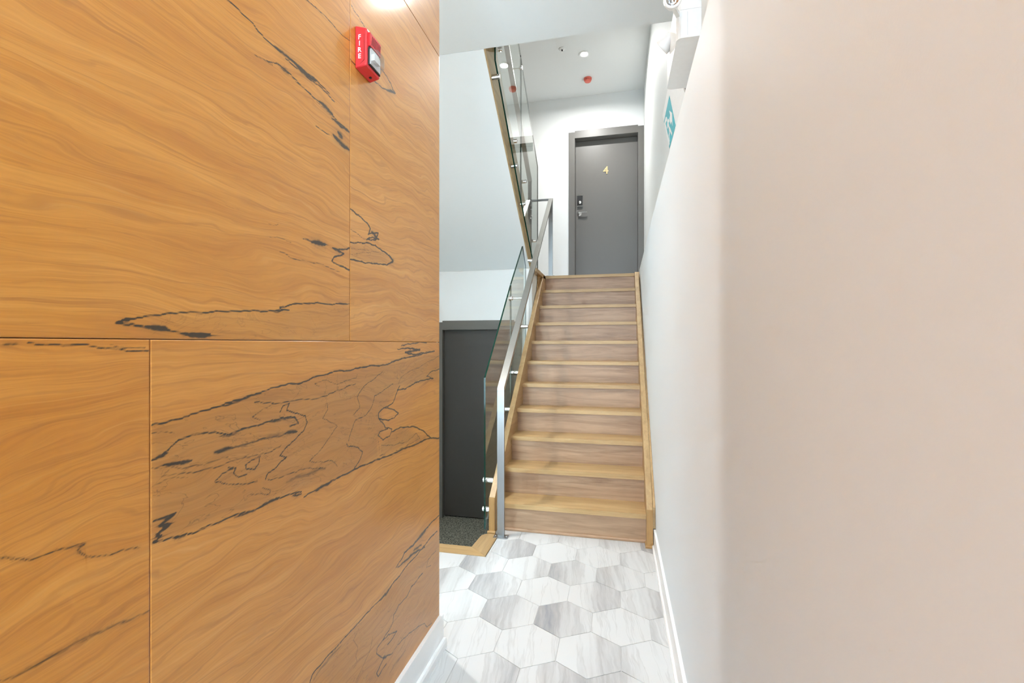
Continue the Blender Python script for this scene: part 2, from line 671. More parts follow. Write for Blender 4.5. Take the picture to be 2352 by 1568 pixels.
struct(bxo('wall_right', WALL_R, WALL_R + 0.13, OPEN_END_Y, 5.36, -0.1, 2.10, COOLW), 'tall white lower wall beside the staircase with a flush top ledge')
wr = bpy.data.objects['wall_right']
bm = bmesh.new()
prism(bm, [(OPEN_END_Y, -0.1), (5.36, -0.1), (5.36, 2.125), (3.4, 2.185), (1.4, 2.207), (OPEN_END_Y, 2.215)], 0, WALL_R, WALL_R + 0.11)
bm.to_mesh(wr.data); bm.free()
struct(bxo('wall_right_upper', WALL_RU, WALL_RU + 0.1, OPEN_END_Y, BACK_Y + 0.35, 2.0, CEIL2 + 0.1, WHITE), 'white upper wall set back above the ledge on the exit sign side')
struct(bxo('ceiling', OUT_L, WALL_RU, OPEN_END_Y, SLAB_Y, CEIL, CEIL + 0.3, CEILW), 'white corridor ceiling that ends above the stairs')
struct(bxo('wall_slab_closure', OUT_L, WALL_RU, SLAB_Y - 0.1, SLAB_Y, CEIL + 0.3, CEIL2, CEILW), 'unseen white closing wall added above the corridor ceiling edge')  # added out of view to shut daylight out of the upper shaft
struct(bxo('ceiling_landing', OUT_L, WALL_RU, SLAB_Y - 0.1, BACK_Y + 0.35, CEIL2, CEIL2 + 0.1, CEILW), 'white ceiling above the upper landing with downlight')
bm = bmesh.new()
box(bm, -0.98, WALL_RU, LAND_Y + 0.033, BACK_Y + 0.2, LAND_Z - 0.16, LAND_Z)
box(bm, OUT_L, -0.98, LOW_Y + 0.203, BACK_Y + 0.2, LAND_Z - 0.16, LAND_Z)
struct(obj('floor_landing', bm, LANDF), 'pale floor of the upper landing in front of door 4')
struct(bxo('wall_outer_left', OUT_L - 0.1, OUT_L, 1.0, BACK_Y + 0.35, LOW_Z - 0.1, CEIL2 + 0.1, WHITE), 'white far side wall of the stairwell')
WX0, WX1, WZ0, WZ1 = -2.0, -1.15, 0.5, 2.7
bm = bmesh.new()
box(bm, OUT_L, WX0, 0.9, 1.0, -0.1, CEIL)
box(bm, WX1, WALL_L - 0.165, 0.9, 1.0, -0.1, CEIL)
box(bm, WX0, WX1, 0.9, 1.0, -0.1, WZ0)
box(bm, WX0, WX1, 0.9, 1.0, WZ1, CEIL)
struct(obj('wall_lobby_near', bm, WHITE), 'white end wall of the recess behind the wood-clad wall')
wn = thing('fill_window', 'tall unseen window added for daylight fill in the recess behind the wood-clad wall', 'window', ((WX0 + WX1) / 2, 0.95, WZ0), None, 'structure')  # window added out of view as a source of fill daylight
for a in ((WX0, WX0 + 0.05, WZ0, WZ1), (WX1 - 0.05, WX1, WZ0, WZ1), (WX0 + 0.05, WX1 - 0.05, WZ0, WZ0 + 0.05), (WX0 + 0.05, WX1 - 0.05, WZ1 - 0.05, WZ1)):
    bxo('fill_window_frame', a[0], a[1], 0.92, 0.98, a[2], a[3], TRIMW, wn, 0.003)
bxo('fill_window_pane', WX0 + 0.05, WX1 - 0.05, 0.947, 0.953, WZ0 + 0.05, WZ1 - 0.05, GLASS, wn)
adopt(wn)
struct(bxo('floor_lower', OUT_L, -0.84, 2.75, LOW_Y + 0.25, LOW_Z - 0.1, LOW_Z, TERR), 'dark speckled floor of the lower lobby')
struct(bxo('wall_well', OUT_L, -0.80, 2.735, 2.75, LOW_Z, -0.045, WHITE), 'white edge wall below the tiled floor at the lobby drop')

# back wall of the landing with door opening
UD = dict(x0=-0.597, x1=0.2725, z1=4.226)
bm = bmesh.new()
box(bm, OUT_L, UD['x0'] - 0.05, BACK_Y, BACK_Y + 0.3, LAND_Z - 0.2, CEIL2)
box(bm, UD['x0'] - 0.05, WALL_RU, BACK_Y, BACK_Y + 0.3, UD['z1'] + 0.05, CEIL2)
box(bm, UD['x1'] + 0.05, WALL_RU, BACK_Y, BACK_Y + 0.3, LAND_Z - 0.2, UD['z1'] + 0.05)
struct(obj('wall_back', bm, WHITE), 'white landing wall around the grey numbered door')

# lobby wall with its dark door
LD = dict(x0=-1.99, x1=-1.137, z1=1.464)
bm = bmesh.new()
box(bm, OUT_L, LD['x0'] - 0.04, LOW_Y, LOW_Y + 0.2, LOW_Z, soff(LOW_Y) - 0.003)
box(bm, LD['x0'] - 0.04, -0.94, LOW_Y, LOW_Y + 0.2, LD['z1'] + 0.04, soff(LOW_Y) - 0.003)
box(bm, LD['x1'] + 0.04, -0.94, LOW_Y, LOW_Y + 0.2, LOW_Z, LD['z1'] + 0.04)
struct(obj('wall_lower', bm, WHITE), 'white wall above and beside the dark lobby door')

# partition that carries the landing, and wall under the stairs
PART_Y = 4.75
struct(bxo('wall_partition', -0.94, -0.8695, PART_Y, LAND_Y + 0.35, LOW_Z, 2.086, WHITE), 'narrow white wall end below the landing nosing')
bm = bmesh.new()
prism(bm, [(3.17, LOW_Z), (PART_Y - 0.002, LOW_Z), (PART_Y - 0.002, 1.155), (3.45, -0.004), (3.17, -0.004)], 0, -0.862, -0.845)
struct(obj('wall_under_stairs', bm, WHITE), 'white wall closing the side below the staircase')

# wood clad wall: carcass + four plywood panels, each with its own figure
WL_END = 1.868
wl = struct(bxo('wall_left', WALL_L - 0.16, WALL_L - 0.012, OPEN_END_Y, WL_END, -0.1, CEIL, SEAMW), 'corridor wall clad in orange spalted birch plywood panels')
bxo('end_board', WALL_L - 0.16, WALL_L - 0.012, WL_END, WL_END + 0.012, 0.0, CEIL, WHITE, wl)

ZS, YS_UP, YS_LO = 1.306, 1.188, 0.608
# measured zone lines: (region origin and scale, panel, width px, strength, points)
A = (500, 0, .2424); B = (240, 440, .3274); Cc = (340, 780, .3061); D = (640, 1160, .2602); L = (0, 760, .5153); M = (0, 700, .1531)
STROKES = [
    ('UL', A, 3.2, 1, [(90, 0), (200, 95), (330, 215), (375, 285), (500, 410), (620, 510), (740, 600), (850, 700), (950, 775), (1060, 890)]),
    ('UL', A, 9, 1, [(700, 570), (780, 650), (860, 720), (930, 765)]),
    ('UL', A, 6, .8, [(540, 440), (640, 520), (720, 580)]),
    ('UL', A, 2.6, .9, [(640, 550), (760, 650), (900, 770), (1010, 860), (1110, 970)]),
    ('UL', A, 2.6, .9, [(460, 575), (560, 600), (660, 680), (800, 820), (870, 880), (960, 960), (1080, 1080), (1170, 1180), (1245, 1245)]),
    ('UL', A, 8, .95, [(965, 965), (1030, 1020), (1090, 1085)]),
    ('UL', A, 6, .9, [(1080, 1120), (1160, 1190), (1245, 1250)]),
    ('UL', A, 5, .8, [(570, 600), (640, 660), (670, 695)]),
    ('UL', A, 2.4, .8, [(930, 1190), (1000, 1240), (1060, 1280)]),
    ('UL', A, 9, 1, [(1095, 1275), (1160, 1350), (1245, 1420)]),
    ('UL', A, 12, .75, [(1140, 1250), (1180, 1300)]),
    ('UL', A, 2.2, .55, [(350, 520), (460, 575), (520, 620)]),
    ('UL', A, 2.0, .9, [(840, 0), (950, 90), (1100, 240), (1200, 350), (1290, 410)]),
    ('UL', A, 2.0, .45, [(600, 640), (760, 790), (900, 920), (1060, 1080), (1200, 1220)]),
    ('UR', A, 2.0, .9, [(1262, 40), (1290, 100), (1330, 150), (1390, 250)]),
    ('UR', A, 3.0, 1, [(1545, 650), (1600, 720), (1640, 790), (1660, 850), (1685, 885)]),
    ('UR', A, 2.8, 1, [(1258, 560), (1310, 620), (1480, 765), (1560, 835), (1620, 860), (1680, 880)]),
    ('UR', A, 6, .8, [(1600, 850), (1650, 865), (1680, 885)]),
    ('UR', A, 2.0, .4, [(1880, 110), (1960, 240), (2095, 460)]),
    ('UL', B, 3.0, 1, [(1720, 787), (1520, 782), (1300, 795), (1230, 810), (1240, 825), (1295, 830), (1200, 835), (900, 838), (600, 845), (430, 855), (280, 875), (150, 890), (125, 905), (80, 920), (200, 930), (350, 950), (450, 975), (580, 1000), (740, 1000)]),
    ('UL', B, 11, 1, [(290, 950), (380, 955), (460, 975)]),
    ('UL', B, 10, 1, [(560, 995), (650, 1010), (740, 1010)]),
    ('UL', B, 6, .8, [(125, 900), (175, 905)]),
    ('UL', B, 4, .8, [(1170, 836), (1240, 836)]),
    ('UL', B, 9, 1, [(1455, 354), (1500, 358), (1550, 368)]),
    ('UL', B, 3, .7, [(1395, 330), (1450, 350)]),
    ('UL', B, 3.6, 1, [(1720, 395), (1670, 405), (1600, 395), (1640, 415), (1680, 435), (1610, 460), (1595, 485), (1630, 510), (1720, 550)]),
    ('UL', B, 5, .8, [(1625, 400), (1660, 425)]),
    ('UL', B, 1.8, .55, [(1230, 420), (1300, 460), (1400, 485), (1520, 510), (1650, 560)]),
    ('UL', B, 2.2, .45, [(1140, 215), (1190, 235), (1222, 228)]),
    ('UL', B, 3.0, .4, [(1160, 320), (1250, 330), (1310, 355)]),
    ('UR', B, 3.6, 1, [(1725, 120), (1800, 180), (1850, 230), (1865, 260), (1850, 300), (1920, 290), (1900, 340), (1840, 335), (1880, 320), (1925, 335)]),
    ('UR', B, 8, .7, [(1875, 280), (1905, 320)]),
    ('UR', B, 1.8, .6, [(1725, 265), (1790, 310), (1840, 340)]),
    ('UR', B, 3.2, 1, [(1725, 355), (1780, 355), (1850, 360), (1900, 375), (1960, 420), (2000, 450), (2025, 485), (1980, 515), (1900, 505), (1820, 498), (1725, 475)]),
    ('UR', B, 5, .8, [(2000, 455), (2025, 485), (2000, 505)]),
    ('UR', B, 1.5, .4, [(1725, 400), (1850, 410), (1870, 440)]),
    ('UR', B, 1.5, .4, [(1725, 440), (1800, 430), (1900, 420), (1940, 440)]),
    ('LR', Cc, 3.4, 1, [(30, 637), (180, 600), (300, 575), (420, 530), (540, 498), (700, 450), (850, 395), (960, 355), (1100, 330), (1190, 310), (1240, 280), (1380, 245), (1520, 230), (1660, 195), (1780, 190), (1850, 160), (1960, 130), (2050, 110), (2150, 85)]),
    ('LR', Cc, 5, .7, [(540, 498), (700, 450), (850, 395)]),
    ('LR', Cc, 4, 1, [(1870, 70), (1960, 65), (2040, 75), (1930, 95), (1990, 110), (2140, 90)]),
    ('LR', Cc, 3, .8, [(1900, 45), (1950, 30), (2090, 22)]),
    ('LR', Cc, 3.6, .95, [(30, 900), (100, 870), (150, 830), (230, 750), (350, 710), (480, 700), (600, 715), (720, 665), (860, 630), (960, 600), (1100, 580), (1130, 625), (1060, 650)]),
    ('LR', Cc, 8, .8, [(1040, 690), (1120, 688)]),
    ('LR', Cc, 5, .6, [(1120, 690), (1000, 720), (880, 740), (750, 780), (560, 830), (510, 850)]),
    ('LR', Cc, 10, .75, [(500, 845), (560, 830), (640, 810)]),
    ('LR', Cc, 8, .9, [(120, 940), (250, 925), (330, 905)]),
    ('LR', Cc, 7, .8, [(30, 905), (90, 875), (150, 845)]),
    ('LR', Cc, 6, .6, [(540, 720), (640, 710), (740, 665)]),
    ('LR', Cc, 6, .6, [(900, 615), (1000, 595), (1100, 585)]),
    ('LR', Cc, 3, .6, [(100, 1030), (300, 1000), (500, 960), (620, 910), (760, 880), (900, 850), (1000, 790)]),
    ('LR', Cc, 4, .5, [(30, 960), (160, 950), (300, 960), (420, 940), (600, 880)]),
    ('LR', Cc, 2.5, .4, [(30, 1100), (150, 1040), (300, 1030)]),
    ('LR', Cc, 3, .5, [(30, 700), (120, 690), (200, 700)]),
    ('LR', Cc, 2.4, .9, [(990, 540), (1010, 500), (1060, 480), (1040, 530), (1100, 550), (1180, 570), (1195, 620), (1170, 680), (1090, 760), (1010, 840), (990, 870), (1040, 880), (960, 960), (900, 1000), (880, 1050)]),
    ('LR', Cc, 2.0, .8, [(500, 1060), (560, 1000), (640, 970), (600, 960), (660, 960), (640, 1000), (680, 1030), (740, 1010)]),
    ('LR', Cc, 2.0, .8, [(830, 880), (780, 900), (730, 940), (740, 970), (800, 975), (830, 930), (840, 870)]),
    ('LR', Cc, 2.0, .7, [(500, 1065), (580, 1080), (650, 1085), (740, 1080), (820, 1060)]),
    ('LR', Cc, 2.0, .6, [(770, 1160), (850, 1150), (910, 1160), (920, 1130), (860, 1110)]),
    ('LR', Cc, 2.0, .5, [(960, 480), (860, 520), (780, 580), (840, 600)]),
    ('LR', Cc, 2.4, .7, [(800, 470), (960, 480), (1120, 450), (1300, 430), (1420, 380), (1560, 330)]),
    ('LR', Cc, 3.4, 1, [(35, 1525), (130, 1500), (250, 1470), (400, 1420), (600, 1340), (800, 1280), (960, 1190), (1150, 1140)]),
    ('LR', Cc, 3.6, 1, [(1170, 1180), (1300, 1110), (1400, 1050), (1550, 970), (1700, 905), (1850, 850), (2000, 790), (2110, 740), (2185, 735)]),
    ('LR', Cc, 6, .8, [(1250, 1130), (1330, 1090), (1390, 1050)]),
    ('LR', Cc, 5, .8, [(650, 1330), (740, 1300), (800, 1280)]),
    ('LR', Cc, 6, .8, [(830, 1260), (920, 1210), (990, 1185)]),
    ('LR', Cc, 5, .8, [(1090, 1170), (1150, 1155)]),
    ('LR', Cc, 5, .8, [(190, 1490), (280, 1465)]),
    ('LR', Cc, 6, 1, [(40, 1515), (100, 1470), (60, 1465), (120, 1420), (160, 1385), (90, 1395), (150, 1345), (210, 1300), (140, 1325), (40, 1360)]),
    ('LR', Cc, 3.0, 1, [(1870, 380), (1930, 370), (1960, 350), (2000, 325), (2060, 305), (2140, 290)]),
    ('LR', Cc, 2.8, 1, [(1890, 345), (1860, 410), (1840, 470), (1770, 510), (1730, 550), (1730, 590), (1760, 620), (1780, 660)]),
    ('LR', Cc, 2.8, .9, [(1770, 510), (1830, 520), (1880, 550), (1850, 585), (1800, 605), (1760, 600), (1735, 590)]),
    ('LR', Cc, 2.6, .9, [(1780, 660), (1830, 670), (1815, 720), (1760, 750), (1725, 720), (1740, 690), (1800, 670)]),
    ('LR', Cc, 3.0, 1, [(1830, 690), (1900, 655), (1980, 650), (2060, 680), (2100, 720), (2120, 735)]),
    ('LR', Cc, 2.0, .6, [(1730, 760), (1735, 870), (1780, 855)]),
    ('LR', Cc, 2.0, .6, [(1750, 790), (1850, 790), (1950, 760), (2010, 700), (2040, 740), (1960, 780), (1860, 830)]),
    ('LR', Cc, 2.2, .9, [(2185, 220), (2130, 235), (2090, 275), (2140, 290)]),
    ('LR', Cc, 1.6, .6, [(1340, 470), (1350, 520), (1310, 590), (1420, 650), (1330, 780), (1250, 870), (1210, 915), (1370, 905), (1420, 950)]),
    ('LR', Cc, 1.7, .7, [(1840, 330), (1700, 420), (1680, 500), (1640, 560), (1560, 600), (1520, 700), (1505, 760)]),
    ('LR', Cc, 2.4, .9, [(1490, 780), (1500, 800), (1570, 805), (1610, 840), (1590, 900), (1550, 960)]),
    ('LR', Cc, 1.7, .7, [(1760, 240), (1620, 350), (1570, 430), (1590, 510), (1545, 560)]),
    ('LR', Cc, 14, .38, [(1040, 1070), (1150, 1020), (1250, 990), (1330, 965)]),
    ('LR', Cc, 10, .32, [(860, 740), (960, 715), (1060, 690)]),
    ('LR', Cc, 3, .6, [(900, 1050), (1040, 1010), (1180, 970), (1330, 965)]),
    ('LR', Cc, 2.0, .5, [(2185, 120), (2060, 190), (1980, 230), (1900, 280), (1880, 330)]),
    ('LR', Cc, 2.0, .5, [(1290, 350), (1250, 330), (1330, 300), (1400, 330), (1460, 320), (1500, 300), (1560, 290), (1570, 260)]),
    ('LR', D, 4, 1, [(1415, 90), (1350, 150), (1290, 220), (1230, 300), (1180, 360), (1110, 420), (1090, 470), (1035, 550)]),
    ('LR', D, 8, .7, [(1300, 215), (1230, 300)]),
    ('LR', D, 5, .8, [(1290, 370), (1200, 420), (1120, 490), (1050, 545)]),
    ('LR', D, 7, .6, [(1260, 350), (1190, 400)]),
    ('LR', D, 3.2, .95, [(1400, 230), (1320, 310), (1260, 390), (1170, 490), (1090, 590), (1000, 700), (950, 780), (870, 860), (780, 950), (700, 1040), (620, 1130), (530, 1230), (440, 1320), (370, 1410), (300, 1490), (275, 1568)]),
    ('LR', D, 7, .6, [(990, 720), (950, 780), (900, 830)]),
    ('LR', D, 10, .35, [(560, 1230), (470, 1320), (380, 1430), (310, 1540)]),
    ('LR', D, 1.8, .7, [(1390, 400), (1320, 480), (1305, 555), (1345, 530)]),
    ('LR', D, 2.4, .9, [(1270, 600), (1170, 720), (1140, 790), (1060, 880), (1015, 970), (1010, 1030), (970, 1110), (920, 1190), (870, 1260), (865, 1310), (930, 1350), (950, 1330), (1000, 1310)]),
    ('LR', D, 2.6, .9, [(920, 1190), (970, 1140), (1045, 1110), (1000, 1180), (960, 1230)]),
    ('LR', D, 3.0, .9, [(930, 1350), (890, 1430), (865, 1480), (880, 1510), (950, 1400)]),
    ('LR', D, 7, .6, [(920, 1345), (950, 1340)]),
    ('LR', D, 2.0, .8, [(1000, 1310), (1050, 1230), (1150, 1130), (1250, 1060), (1290, 1040), (1310, 1075), (1350, 1040)]),
    ('LR', D, 2.2, .5, [(690, 1130), (660, 1190), (700, 1250), (680, 1330), (690, 1380)]),
    ('LR', D, 2.2, .5, [(830, 1170), (800, 1300), (740, 1430), (690, 1530)]),
    ('LR', D, 9, .3, [(1120, 1280), (1040, 1380), (980, 1480)]),
    ('LL', L, 5, .55, [(0, 1010), (60, 1015), (130, 1020), (250, 975), (330, 960), (380, 945), (345, 975), (400, 1005), (500, 995), (620, 965)]),
    ('LL', L, 9, .5, [(0, 1560), (100, 1520), (250, 1440), (380, 1370), (530, 1300), (665, 1245)]),
    ('LL', M, 5, .8, [(60, 590), (150, 585), (250, 580)]),
    ('LL', M, 4, .7, [(420, 560), (600, 600), (850, 595), (1100, 600), (1400, 620), (1650, 655), (1900, 690), (2230, 690)]),
    ('LL', M, 4, .5, [(1650, 600), (1900, 640), (2180, 640)]),
]
ZONES = {  # duller wood between the zone lines
    'LR': [(Cc, .55, [(30, 650), (540, 510), (960, 365), (1240, 290), (1660, 205), (2180, 100), (2180, 300), (1890, 350), (1740, 560), (1780, 660), (1720, 760), (1730, 880), (1400, 1045), (960, 1180), (600, 1330), (30, 1525)]),
           (D, .38, [(1415, 240), (1170, 500), (950, 790), (620, 1140), (290, 1500), (280, 1568), (960, 1568), (1415, 960)]),
           (Cc, .55, [(1740, 780), (1900, 660), (2100, 730), (1740, 870)])],
    'UL': [(B, .25, [(80, 920), (430, 860), (1200, 840), (1720, 800), (1720, 1040), (740, 1030)])],
    'UR': [(B, .4, [(1725, 360), (1870, 365), (2020, 480), (1900, 505), (1725, 475)])],
    'LL': [],
}


def wallpt(o, p):
    q = onX(o[0] + o[2] * p[0], o[1] + o[2] * p[1], WALL_L)
    return q.y, q.z, q.y


def plywood(code, ya, yb, za, zb, fine_from, label):
    rng = np.random.RandomState(sum(map(ord, code)))
    step = 0.0026
    ys = np.linspace(max(ya, fine_from), yb, int((yb - max(ya, fine_from)) / step) + 2)
    if ya < fine_from:
        ys = np.concatenate([np.linspace(ya, fine_from, 30)[:-1], ys])
    zs = np.linspace(za, zb, int((zb - za) / step) + 2)
    ny, nz = len(ys), len(zs)
    sp = np.zeros((nz, ny), np.float32)
    zn = np.zeros((nz, ny), np.float32)
    tk = np.zeros((nz, ny), np.float32)
    for pn, o, w, st, pts in STROKES:
        if pn != code:
            continue
        q = [wallpt(o, p) for p in pts]
        # fractal subdivision so that the lines wander
        P2 = np.array([(a, b) for a, b, _ in q])
        for lev in range(3):
            seg = P2[1:] - P2[:-1]
            ln = np.hypot(seg[:, 0], seg[:, 1])
            mid = (P2[1:] + P2[:-1]) / 2
            nrm = np.stack([-seg[:, 1], seg[:, 0]], 1) / (ln[:, None] + 1e-9)
            mid = mid + nrm * (rng.uniform(-1, 1, len(ln)) * np.minimum(ln * .07, .0025))[:, None]
            out = np.empty((len(P2) + len(mid), 2))
            out[0::2] = P2; out[1::2] = mid
            P2 = out
        n = len(P2) - 1
        for i in range(n):
            a, b = P2[i], P2[i + 1]
            dist = abs(WALL_L) * math.sin(T) + max(a[0], .2) * math.cos(T)      # metres from the lens
            t = (i + .5) / n
            r = w * .5 * dist / F * (.75 + .5 * rng.rand()) * (1 if w < 4 else .45 + .75 * math.sin(math.pi * min(max(t, .05), .95)))
            r = max(r * .85, .0013)
            R3 = 2.6 * r * (1 if w < 5 else 2.4)
            i0, i1 = np.searchsorted(ys, [min(a[0], b[0]) - R3, max(a[0], b[0]) + R3])
            j0, j1 = np.searchsorted(zs, [min(a[1], b[1]) - R3, max(a[1], b[1]) + R3])
            if i1 <= i0 or j1 <= j0:
                continue
            Y, Z = np.meshgrid(ys[i0:i1], zs[j0:j1])
            d = b - a
            L2 = d @ d + 1e-12
            tt = np.clip(((Y - a[0]) * d[0] + (Z - a[1]) * d[1]) / L2, 0, 1)
            dd = np.hypot(Y - a[0] - tt * d[0], Z - a[1] - tt * d[1])
            e = st * np.exp(-(dd / r) ** 2 * .9)
            sp[j0:j1, i0:i1] = np.maximum(sp[j0:j1, i0:i1], e)
            if w >= 5:
                tk[j0:j1, i0:i1] = np.maximum(tk[j0:j1, i0:i1], e)
                zn[j0:j1, i0:i1] = np.maximum(zn[j0:j1, i0:i1], .55 * st * np.exp(-(dd / (3 * r)) ** 2))
    # the stain runs on along the grain, row by row
    zrow = rng.rand(nz) ** 2.2 * .93
    for sgn in (1, -1):
        f = tk.copy()
        for _ in range(14):
            f = np.maximum(f, np.roll(f, sgn, 1) * zrow[:, None])
        zrow = rng.rand(nz) ** 2.2 * .93
        sp = np.maximum(sp, f * .85)
    for o, st, pts in ZONES[code]:
        q = np.array([wallpt(o, p)[:2] for p in pts])
        Y, Z = np.meshgrid(ys, zs)
        ins = np.zeros(Y.shape, bool)
        for i in range(len(q)):
            (y1, z1), (y2, z2) = q[i], q[(i + 1) % len(q)]
            if abs(z2 - z1) < 1e-9:
                continue
            ins ^= ((z1 > Z) != (z2 > Z)) & (Y < (y2 - y1) * (Z - z1) / (z2 - z1) + y1)
        m = ins.astype(np.float32) * st
        for _ in range(3):
            m = (m + np.roll(m, 2, 0) + np.roll(m, -2, 0) + np.roll(m, 2, 1) + np.roll(m, -2, 1)) / 5
        zn = np.maximum(zn, m)
    Y, Z = np.meshgrid(ys, zs)
    co = np.stack([np.full(Y.shape, WALL_L), Y, Z], -1).reshape(-1, 3)
    idx = np.arange(ny * nz).reshape(nz, ny)
    quads = np.stack([idx[:-1, :-1], idx[:-1, 1:], idx[1:, 1:], idx[1:, :-1]], -1).reshape(-1, 4)
    # four edges folded back to the carcass
    ring = np.concatenate([idx[0, :], idx[1:, -1], idx[-1, -2::-1], idx[-2:0:-1, 0]])
    back = co[ring].copy(); back[:, 0] = WALL_L - 0.0118
    nb = len(co)
    bi = np.arange(len(ring)) + nb
    co = np.concatenate([co, back])
    side = np.stack([ring, bi, np.roll(bi, -1), np.roll(ring, -1)], -1)
    quads = np.concatenate([quads, side])
    me = bpy.data.meshes.new('plywood_panel')
    me.vertices.add(len(co)); me.vertices.foreach_set('co', co.ravel())
    me.loops.add(quads.size); me.loops.foreach_set('vertex_index', quads.ravel().astype(np.int32))
    me.polygons.add(len(quads))
    me.polygons.foreach_set('loop_start', (np.arange(len(quads)) * 4).astype(np.int32))
    me.update(calc_edges=True)
    pad = np.zeros(len(ring), np.float32)
    for nm, arr in (('spalt', sp), ('zone', zn)):
        at = me.attributes.new(nm, 'FLOAT', 'POINT')
        at.data.foreach_set('value', np.concatenate([arr.ravel(), pad]).astype(np.float32))
    me.materials.append(PANELW)
    me.materials.append(SEAMW)
    mi = np.zeros(len(quads), np.int32); mi[-len(side):] = 1
    me.polygons.foreach_set('material_index', mi)
    o = bpy.data.objects.new('plywood_panel', me)
    C.objects.link(o)
    o.parent = wl
    o['label'] = label
    o.color = {'UL': (1, 1, 1.0, 1), 'UR': (1.05, 1.09, 1.35, 1), 'LL': (0.97, 0.92, 0.80, 1), 'LR': (1.0, 1.0, 1.12, 1)}[code]
    return o


g = 0.0007
plywood('UL', -1.25, YS_UP - g, ZS + g, 2.526, 0.38, 'wide plywood panel with black diagonal streaks above the seam')
plywood('UR', YS_UP + g, WL_END, ZS + g, 2.526, 1.0, 'narrow plywood panel behind the red fire alarm')
plywood('LL', -1.83, YS_LO - g, 0.02, ZS - g, 0.36, 'orange plywood panel with faint streaks below the seam')
plywood('LR', YS_LO + g, WL_END, 0.02, ZS - g, 0.3, 'plywood panel with a large swirling black-lined figure')
bxo('plywood_panel', WALL_L - 0.0118, WALL_L, OPEN_END_Y, WL_END, 2.529, CEIL, PANELW, wl)

# baseboards
bl = struct(bxo('baseboard_left', WALL_L, WALL_L + 0.015, OPEN_END_Y, WL_END + 0.012, 0.0, 0.140, TRIMW, None, 0.002), 'white baseboard below the wood panels')
bm = bmesh.new()
prism(bm, [(WALL_L + 0.015, 0.0), (WALL_L + 0.030, 0.0), (WALL_L + 0.030, 0.030), (WALL_L + 0.026, 0.040), (WALL_L + 0.015, 0.040)], 1, OPEN_END_Y, WL_END + 0.012)
obj('shoe_moulding', bm, TRIMW, bl)
br = struct(bxo('baseboard_right', WALL_R - 0.013, WALL_R, OPEN_END_Y, 3.085, 0.0, 0.118, TRIMW, None, 0.002), 'white baseboard along the long white wall')
bm = bmesh.new()
prism(bm, [(WALL_R - 0.013, 0.0), (WALL_R - 0.0225, 0.0), (WALL_R - 0.0225, 0.014), (WALL_R - 0.018, 0.020), (WALL_R - 0.013, 0.020)], 1, OPEN_END_Y, 3.085)
obj('shoe_moulding', bm, TRIMW, br)

# oak edging round the drop to the lobby
t1 = thing('trim_1', 'L-shaped pale oak edging between tiles and the dark lower floor', 'trim', (-0.86, 2.78, 0), None, 'structure')
prismo('edge_board', [(OUT_L, 2.730), (-0.790, 2.730), (-0.913, 2.838), (OUT_L, 2.838)], 2, -0.045, 0.004, OAKX, t1, 0.003)
arc = [(-0.905 + 0.06 * (1 - math.cos(a)), 3.0 + 0.06 * math.sin(a)) for a in [i * math.pi / 12 for i in range(1, 7)]]
prismo('edge_board', [(-0.790, 2.7305), (-0.790, 3.06), *arc[::-1], (-0.9125, 2.8385)], 2, -0.045, 0.004, OAKY, t1, 0.003)
adopt(t1)

# ------------------------------------------------------------------ staircase
st = thing('staircase', 'straight closed oak staircase of eleven risers up to the landing', 'staircase', (-0.32, Y0, 0))
OV, TH = 0.022, 0.031
for i in range(11):
    z = RISE * (i + 1)
    yn = Y0 + RUN * i
    if i < 10:
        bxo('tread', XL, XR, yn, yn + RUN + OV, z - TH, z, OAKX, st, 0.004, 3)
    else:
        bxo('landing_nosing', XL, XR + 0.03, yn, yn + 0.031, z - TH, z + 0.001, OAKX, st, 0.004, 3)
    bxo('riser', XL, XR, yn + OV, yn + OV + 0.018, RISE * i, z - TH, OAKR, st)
OFF = 0.10
FY = 3.085


def stringer(name, xa, xb, mat):
    pts = [(FY, 0.0), (FY + 0.35, 0.0), (LAND_Y + 0.03, LAND_Z - 0.36), (LAND_Y + 0.03, LAND_Z - 0.005),
           (LAND_Y - 0.07, LAND_Z - 0.005), (FY + 0.0, nose(FY) + OFF)]
    # keep the slope of the flight between foot and landing
    ytop = Y0 + RUN * 10 - (OFF + 0.005) * RUN / RISE
    pts[4] = (ytop, LAND_Z - 0.005)
    return prismo(name, pts, 0, xa, xb, mat, st, 0.003)


s1 = stringer('stringer', XL - 0.042, XL, OAKY)
s2 = stringer('stringer', XR, WALL_R - 0.016, OAKY)
prismo('wall_skirt', [(FY + 0.004, 0.12), (FY + 0.3, 0.14), (LAND_Y, LAND_Z - 0.30), (LAND_Y, LAND_Z + 0.012), (FY + 0.004, nose(FY) + OFF + 0.012)], 0, WALL_R - 0.0155, WALL_R - 0.0012, OAKY, st)
bxo('stringer_end', XL - 0.0415, XL - 0.0005, FY - 0.008, FY, 0.0, nose(FY) + OFF - 0.002, OAKZ, st, 0.002)
bxo('stringer_end', XR + 0.0005, WALL_R - 0.0165, FY - 0.008, FY, 0.0, nose(FY) + OFF - 0.002, OAKZ, st, 0.002)
# little quarter-round mouldings at the foot
for xa, xb, ya, yb in ((XL, XR, Y0 + OV - 0.013, Y0 + OV), (XL - 0.05, XL + 0.006, FY - 0.019, FY - 0.008), (XR - 0.008, XR + 0.03, FY - 0.02, FY - 0.008)):
    prismo('base_moulding', [(ya, 0.0), (yb, 0.0), (yb, 0.018), (ya + 0.006, 0.017), (ya, 0.010)], 0, xa, xb, OAKR if xb - xa > .5 else OAKZ, st)
prismo('base_moulding', [(XR - 0.008, 0.0), (XR, 0.0), (XR, 0.017), (XR - 0.006, 0.014)], 1, FY - 0.018, Y0 + OV - 0.013, OAKY, st)
